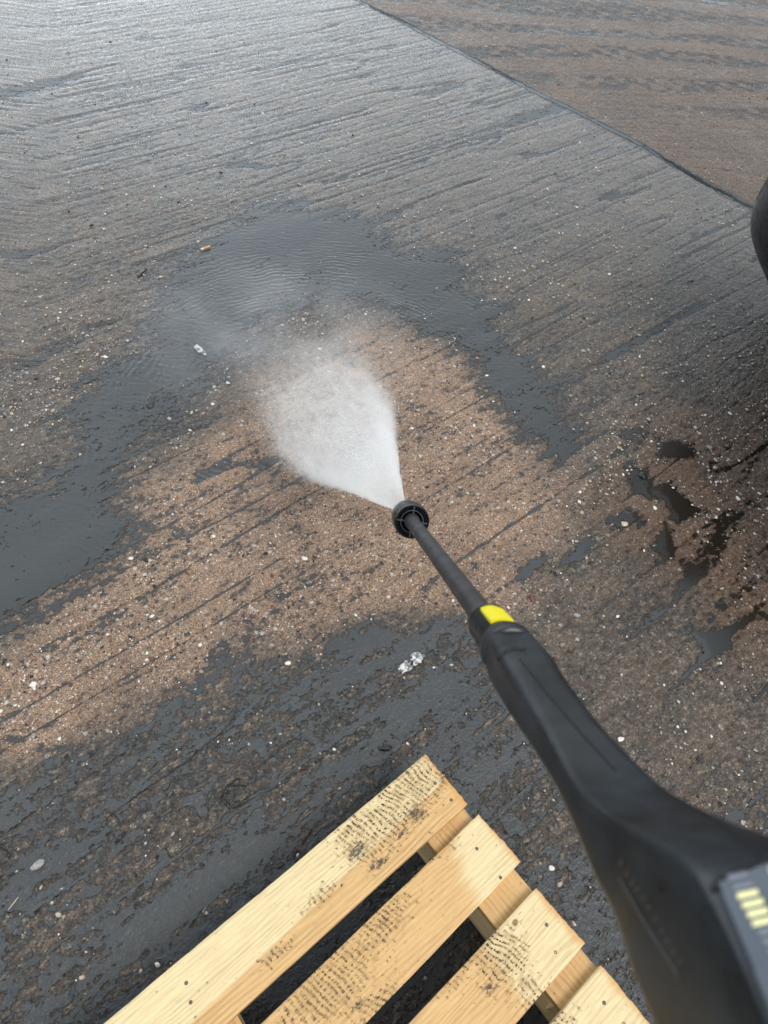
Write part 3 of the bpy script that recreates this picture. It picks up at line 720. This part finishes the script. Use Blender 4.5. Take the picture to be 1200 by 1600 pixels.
for x_ in X_:
    hw_, zb, zk, zr, rw = [np.interp(x_, xs, [c[k] for c in CS]) for k in range(1, 6)]
    pts = []
    for j in range(nsec):
        a = -math.pi / 2 + 2 * math.pi * j / nsec; c_, s_ = math.cos(a), math.sin(a)
        n1 = 3.2; yy_ = hw_ * (abs(c_) ** (2 / n1)) * (1 if c_ >= 0 else -1); mid = (zb + zk) / 2
        z_ = mid + (zk - mid) * (abs(s_) ** (2 / n1)) * (1 if s_ >= 0 else -1)
        if s_ > .75: k = (s_ - .75) / .25; z_ = z_ * (1 - k) + zr * k; yy_ = max(-rw, min(rw, yy_))
        pts.append((yy_, z_))
    for yy_, z_ in pts: V_.append(origin + cdir * x_ + cside * yy_ + np.array([0, 0, z_]))
cb = wobj('body', (V_, ringfaces(len(X_), nsec)), paint, croot)
for x_, sy_ in ((.75, -1), (.75, 1), (3.45, -1), (3.45, 1)):
    c_ = origin + cdir * x_ + cside * (.80 * sy_) + np.array([0, 0, .31])
    wh = wobj('wheel', lathe(c_ - cside * .1 * sy_, cside * sy_, (0, 0, 1), [(0, .2), (0, .29), (.02, .31), (.19, .31), (.21, .29), (.205, .2)], 40), rubber, croot)
    wobj('rim', lathe(c_ - cside * .1 * sy_, cside * sy_, (0, 0, 1), [(.1, .19), (.212, .2), (.2, .12), (.215, .02)], 40), rim_m, wh)
_pp = np.array([R.T @ (np.array(v) - CAM) for v in V_]); _u = 600 + FP * _pp[:, 0] / _pp[:, 2]; _v = 800 + FP * _pp[:, 1] / _pp[:, 2]; _k = np.argmin(_u)
print('CAR', _u[_k], _v[_k], _v[(_u < 1210)].min() if (_u<1210).any() else 0, _v[_u < 1210].max() if (_u<1210).any() else 0)
seamz = .50
pts = []
for t in np.linspace(0, 1, 30):
    x_ = .0 + t * .9; hw_ = np.interp(x_, xs, [c[1] for c in CS]); pts.append(origin + cdir * x_ - cside * (hw_ + .001) + np.array([0, 0, seamz]))
wobj('bumper_seam', tube(pts, .0022, 6), plain('bumper seam edge', (.10, .11, .12, 1), .3), croot)

# ------------------------------------------------------------------ litter
def cyl_between(a, b_, r0, r1, n=18): return tube([a, (a + b_) / 2, b_], [r0, r0, r1], n)
a = at(313, 393); b_ = at(330, 387); a[2] += .007; b_[2] += .007
dv = nrm(b_ - a); a = (a + b_) / 2 - dv * .020; b_ = a + dv * .040
rt = empty('cigarette_butt', tuple(a)); tag(rt, 'orange and white cigarette butt lying at the edge of the puddle', 'cigarette butt')
paper = plain('cigarette paper', (.62, .58, .5, 1), .8, var=.1); filt = plain('cork filter paper', (.58, .30, .09, 1), .7, var=.25, scale=500.)
wobj('paper', tube([a, a + dv * .012], .0040, 18), paper, rt); wobj('filter', tube([a + dv * .0121, b_], .0041, 18), filt, rt)
def blob(c, rx, ry, rz, seed, ang=0, n=14, rough=.25, flat=False):
    r_ = np.random.default_rng(seed); v = []; m = n // 2 + 1; ph = r_.uniform(0, 6, 6)
    for i in range(m + 1):
        th = math.pi * i / m
        for j in range(n):
            p = 2 * math.pi * j / n
            k = 1 + rough * (.5 * math.sin(2 * p + ph[0]) + .4 * math.sin(3 * p + ph[1] + th * 2) + .3 * math.sin(5 * p + ph[2] * th)) 
            x_, y_, z_ = math.sin(th) * math.cos(p) * k * rx, math.sin(th) * math.sin(p) * k * ry, math.cos(th) * rz * (1 + .2 * math.sin(ph[3] + 2 * p))
            v.append(np.array(c) + [x_ * math.cos(ang) - y_ * math.sin(ang), x_ * math.sin(ang) + y_ * math.cos(ang), z_])
    return v, ringfaces(m + 1, n)
def flake(c, pts, th, seed):
    """thin torn flake: outline in metres round c, crumpled"""
    r_ = np.random.default_rng(seed); n = len(pts); V = []
    for zoff in (th, 0):
        for k in (1., .66, .33):
            for (x_, y_) in pts: V.append(np.array(c) + [x_ * k + r_.normal() * .0008, y_ * k + r_.normal() * .0008, zoff + abs(r_.normal()) * .0014 * (zoff > 0)])
    F = []
    for i in range(2):
        for j in range(n):
            k = (j + 1) % n; F.append((i * n + j, (i + 1) * n + j, (i + 1) * n + k, i * n + k)); F.append((3 * n + i * n + j, 3 * n + i * n + k, 3 * n + (i + 1) * n + k, 3 * n + (i + 1) * n + j))
    F.append(tuple(2 * n + j for j in range(n))); F.append(tuple(5 * n + j for j in range(n))[::-1])
    for j in range(n): k = (j + 1) % n; F.append((j, k, 3 * n + k, 3 * n + j))
    return V, F
def outline(rx, ry, ang, seed, n=22, j=.22):
    r_ = np.random.default_rng(seed); o = []
    for i in range(n):
        t = 2 * math.pi * i / n; k = 1 + r_.uniform(-j, j); x_, y_ = rx * math.cos(t) * k, ry * math.sin(t) * k
        o.append((x_ * math.cos(ang) - y_ * math.sin(ang), x_ * math.sin(ang) + y_ * math.cos(ang)))
    return o
def spotted(name, c0, c1, sc, lo=.45, hi=.55):
    b = NB(name); o = b.obj(); n = b.noise(o, sc, 4., .6); return b.done(b.bsdf(Base_Color=b.mix(b.mr(n, lo, hi), c0, c1), Roughness=.5, Normal=b.bump(n, .002, .8)).outputs[0])
foil = spotted('soggy paper', (.07, .08, .08, 1), (.50, .54, .54, 1), 90.)
white_p = spotted('flaking white paint', (.10, .10, .10, 1), (.62, .62, .60, 1), 110., .42, .58)
c_ = at(313, 549); o_ = wobj('paper_scrap', flake(c_ + [0, 0, .001], outline(.030, .011, -.75, 5), .003, 5), foil, None); tag(o_, 'small crumpled grey white scrap floating in the puddle', 'litter')
c_ = at(632, 1044); o_ = wobj('paint_flake', flake(c_ + [0, 0, .0005], outline(.019, .012, .7, 8, j=.35), .002, 8), white_p, None)
tag(o_, 'speckled white flake, left piece of the pair on the dark wet concrete', 'flake')
c_ = at(651, 1030); o_ = wobj('paint_flake', flake(c_ + [0, 0, .0005], outline(.017, .013, .7, 9, j=.35), .002, 9), white_p, None)
tag(o_, 'speckled white flake, right piece of the pair on the dark wet concrete', 'flake')
leafm = plain('rotting leaf', (.035, .035, .032, 1), .35, var=.4, scale=200.)
c_ = at(235, 628); o_ = wobj('leaf', flake(c_ + [0, 0, .0012], outline(.013, .030, .22, 11, j=.05), .0018, 11), leafm, None); tag(o_, 'dark oval leaf soaking at the near side of the puddle', 'leaf')
dk_st = plain('wet black stone', (.012, .012, .012, 1), .2, var=.4, scale=200.)
tanst = plain('tan stone', (.42, .34, .26, 1), .35, var=.3, scale=200.); whst = plain('white quartz stone', (.66, .63, .57, 1), .3, var=.18, scale=250.)
gryst = plain('pale grey stone', (.30, .29, .27, 1), .5, var=.6, scale=300.); redst = plain('maroon stone', (.14, .055, .05, 1), .25, var=.3, scale=200.)
def stone(px, py, rx, ry, rz, mat, label, ang=0, seed=1, name='pebble'):
    c = at(px, py); o = wobj(name, blob(c + [0, 0, rz * .3], rx, ry, rz, seed, ang), mat, None); tag(o, label, 'stone'); return o
stone(602, 1170, .014, .008, .006, dk_st, 'black flat stone in the puddle just above the pallet corner', .3, 2)
stone(60, 1352, .013, .008, .006, gryst, 'rough pale grey stone at the left edge on dark wet concrete', .6, 3)
stone(1003, 745, .011, .013, .008, dk_st, 'black stone in the small pool among the brown rubble', .8, 4)
stone(975, 820, .012, .008, .006, tanst, 'orange brown stone beside the small brown pool', .2, 5)
stone(832, 936, .007, .011, .005, redst, 'maroon pebble to the right of the yellow latch', -.3, 6)
stone(476, 873, .0085, .006, .004, whst, 'single white oval pebble on tan concrete below the spray', .2, 7)
stone(901, 962, .008, .006, .004, gryst, 'pale pebble right of the gun body on the brown concrete', .2, 8)
stone(52, 1070, .009, .006, .005, whst, 'white pebble at the far left on tan concrete', .2, 9)
stone(450, 1037, .008, .005, .004, whst, 'white pebble on the edge of the dark wet strip', .1, 10)
stone(861, 1357, .006, .006, .004, whst, 'tiny white pebble between the pallet and the gun', .1, 12)
stone(970, 1155, .009, .005, .003, whst, 'white chip on grey concrete right of the gun', .3, 13)
def twig(pts, r, label, mat=dk_st):
    P = [at(*p) + [0, 0, .003] for p in pts]; o = wobj('twig', tube(P, r, 7), mat, None); tag(o, label, 'twig')
twig([(216, 434), (222, 428), (228, 420)], .004, 'short black twig on pale concrete left of the puddle')
twig([(180, 1318), (190, 1310), (196, 1300)], .0022, 'thin black twig on the dark concrete at lower left')
twig([(2, 1320), (12, 1330), (16, 1342)], .0018, 'thin black twig at the left edge of the dark concrete')
straw = plain('dry straw', (.5, .42, .28, 1), .7, var=.2)
twig([(14, 1422), (22, 1412), (30, 1402)], .0009, 'pale straw on the dark concrete at the left edge', straw)
# loose grit: thousands of little stones, one object
verts = []; faces = []; mi = []
cand = rng.uniform(0, 1, (44000, 2)); PX = cand[:, 0] * 1300 - 50; PY = 60 + cand[:, 1] ** .8 * 1540
GP = np.array([g(a_, b__)[:2] for a_, b__ in zip(PX, PY)])
hA, WA, tA, sA, rA, s2A, jA, pA, fA, _g = maps(GP[:, 0], GP[:, 1])
mid = sst(1.1, 1.5, GP[:, 1]) * (1 - tA) * (1 - .3 * s2A)
clus = .35 + 1.5 * sst(-.25, .35, fbm(GP[:, 0] * 7, GP[:, 1] * 7, 3, 301))
pr = .13 + .20 * tA + .06 * rA - .08 * sA + .42 * mid; pr = np.where(pA > .5, pr * .25, pr * clus)
keepi = np.nonzero(rng.uniform(0, 1, len(pr)) < pr)[0][:13500]
ico = bmesh.new(); bmesh.ops.create_icosphere(ico, subdivisions=1, radius=1); iv = np.array([v.co[:] for v in ico.verts]); ifc = [[v.index for v in f.verts] for f in ico.faces]; ico.free()
for i in keepi:
    x_, y_ = GP[i]; r_ = .0011 + .0016 * rng.exponential(.55); r_ = min(r_, .0055) * (1 + .25 * mid[i])
    d_ = iv * (1 + .18 * rng.standard_normal((len(iv), 1))) * [r_ * rng.uniform(.9, 1.6), r_, r_ * .55]
    t = rng.uniform(0, 6.28); rot = np.array([[math.cos(t), -math.sin(t), 0], [math.sin(t), math.cos(t), 0], [0, 0, 1]])
    k = len(verts); verts += list(d_ @ rot.T + [x_, y_, hA[i] * .001 + r_ * .15]); faces += [tuple(a_ + k for a_ in q) for q in ifc]
    m_ = rng.choice(5, p=[.15, .27, .34, .15, .09] if mid[i] < .5 else [.15, .40, .33, .08, .04]); mi += [m_] * len(ifc)
gr = mobj('loose_grit', verts, faces, whst, None, True); tag(gr, kind='stuff', label='small white, tan and grey grit scattered over the concrete', cat='grit')
for m_ in (gryst, tanst, dk_st, redst): gr.data.materials.append(m_)
gr.data.polygons.foreach_set('material_index', mi)

# ------------------------------------------------------------------ water spray
NT = AW(zn + .078); GC = g(497, 634); ax = GC - NT; Ls = float(np.linalg.norm(ax)); axn = nrm(ax)
Rg = .210
def spray_obj():
    T = Matrix.Identity(4); z_ = Vector(axn); x_ = Vector(Sw) - z_ * z_.dot(Vector(Sw)); x_.normalize(); y_ = z_.cross(x_)
    for i in range(3): T[i][0] = x_[i]; T[i][1] = y_[i]; T[i][2] = z_[i]; T[i][3] = NT[i]
    v, f = lathe((0, 0, 0), (0, 0, 1), (1, 0, 0), [(0, .004), (Ls * .3, Rg * .45), (Ls * .7, Rg * 1.0), (Ls * 1.0, Rg * 1.5), (Ls * 1.06, Rg * 1.55)], 40)
    # keep it above the ground
    vv_ = []
    for q in v:
        wq = T @ Vector(q)
        if wq.z < .004:
            k = (NT[2] - .004) / (NT[2] - wq.z); q = np.array(q) * k
        vv_.append(q)
    o = mobj('water_spray', vv_, f, None, None, True); fixn(o); o.matrix_world = T
    b = NB('spray droplets'); oc = b.obj(); sx = N(b.t, 'ShaderNodeSeparateXYZ'); L(b.t, oc, sx.inputs[0])
    r_ = b.math('SQRT', b.math('ADD', b.math('POWER', sx.outputs[0], 2.), b.math('POWER', sx.outputs[1], 2.)))
    s_ = sx.outputs[2]; Rr = b.math('MULTIPLY_ADD', s_, Rg / Ls, .003); k = b.math('DIVIDE', r_, Rr)
    k = b.math('MULTIPLY_ADD', b.math('SUBTRACT', b.noise(oc, 11., 6., .72), .5), b.mr(s_, 0., Ls, .25, 1.0), k)
    soft = b.mr(s_, Ls * .35, Ls, 1.02, .86); prof = b.mr(k, soft, b.mr(s_, Ls * .3, Ls, 1.06, 1.28), 1., 0., True)
    shell = b.mr(k, .60, .99, .55, 2.6, True)
    st = b.noise(b.map(oc, scale=(1, 1, .10)), 60., 6., .8); st = b.mr(st, .34, .66, .35, 1.7)
    fall = b.math('DIVIDE', .42, b.math('ADD', b.math('POWER', b.math('DIVIDE', s_, Ls), 1.1), .10))
    fade_ = b.mr(s_, Ls * .66, Ls * 1.0, 1., .2, True)
    den = b.math('MULTIPLY', b.math('MULTIPLY', prof, shell), b.math('MULTIPLY', b.math('MULTIPLY', fall, fade_), st))
    den = b.math('MULTIPLY', den, b.mr(s_, Ls * .2, Ls * .9, 3.6, 2.3))
    pv = N(b.t, 'ShaderNodeVolumePrincipled', inp={'Color': (1., 1., .99, 1), 'Anisotropy': .0}); L(b.t, den, pv.inputs['Density'])
    o.data.materials.append(b.done(pv.outputs[0], 'Volume')); tag(o, 'white fan of water spraying from the nozzle onto the concrete', 'water spray', kind='stuff')
spray_obj()
def mist(name, c, rx, ry, rz, den_, label, seed):
    v, f = blob((0, 0, 0), rx, ry, rz, 1, rough=0, n=28); v = [np.array([q[0], q[1], max(q[2], -c[2] + .003)]) for q in v]
    o = mobj(name, v, f, None, None, True); fixn(o); o.location = tuple(c)
    b = NB(name); oc = b.obj(); mp = b.map(oc, scale=(1 / rx, 1 / ry, 1 / rz)); ln = N(b.t, 'ShaderNodeVectorMath', operation='LENGTH'); L(b.t, mp, ln.inputs[0])
    k = b.mr(ln.outputs['Value'], .15, .95, 1., 0., True); nn = b.mr(b.noise(b.map(oc, loc=(seed, 0, 0)), 7., 4., .6), .38, .68, .05, 1.6)
    pv = N(b.t, 'ShaderNodeVolumePrincipled', inp={'Color': (.97, .98, 1, 1), 'Anisotropy': .2}); L(b.t, b.math('MULTIPLY', b.math('MULTIPLY', k, nn), den_), pv.inputs['Density'])
    o.data.materials.append(b.done(pv.outputs[0], 'Volume')); tag(o, label, 'mist', kind='stuff')
c_ = g(430, 560); mist('spray_mist', (c_[0], c_[1], .10), .62, .50, .20, 1.2, 'thin white mist drifting over the puddle behind the jet', 3.)

# flying droplets as tiny real drops
dm_ = NB('water drop'); drop = dm_.done(dm_.bsdf(Base_Color=(.85, .88, .9, 1), Roughness=.15, Transmission_Weight=.35, IOR=1.33).outputs[0])
verts = []; faces = []
for i in range(3600):
    s_ = rng.uniform(.25, 1.0); k = rng.normal() * .42, rng.normal() * .42
    far_ = s_ > .8
    c = NT + ax * s_ + (Sw * k[0] + np.cross(axn, Sw) * k[1]) * Rg * s_ * (1.9 if far_ else 1.)
    if c[2] < .004: c[2] = rng.uniform(.004, .06)
    r_ = rng.uniform(.0005, .0017); kk = len(verts)
    verts += list(iv * r_ + c); faces += [tuple(a_ + kk for a_ in q) for q in ifc]
o_ = mobj('spray_droplets', verts, faces, drop, None, True); tag(o_, 'fine water droplets flying in and around the jet', 'droplets', kind='stuff')
print('done')
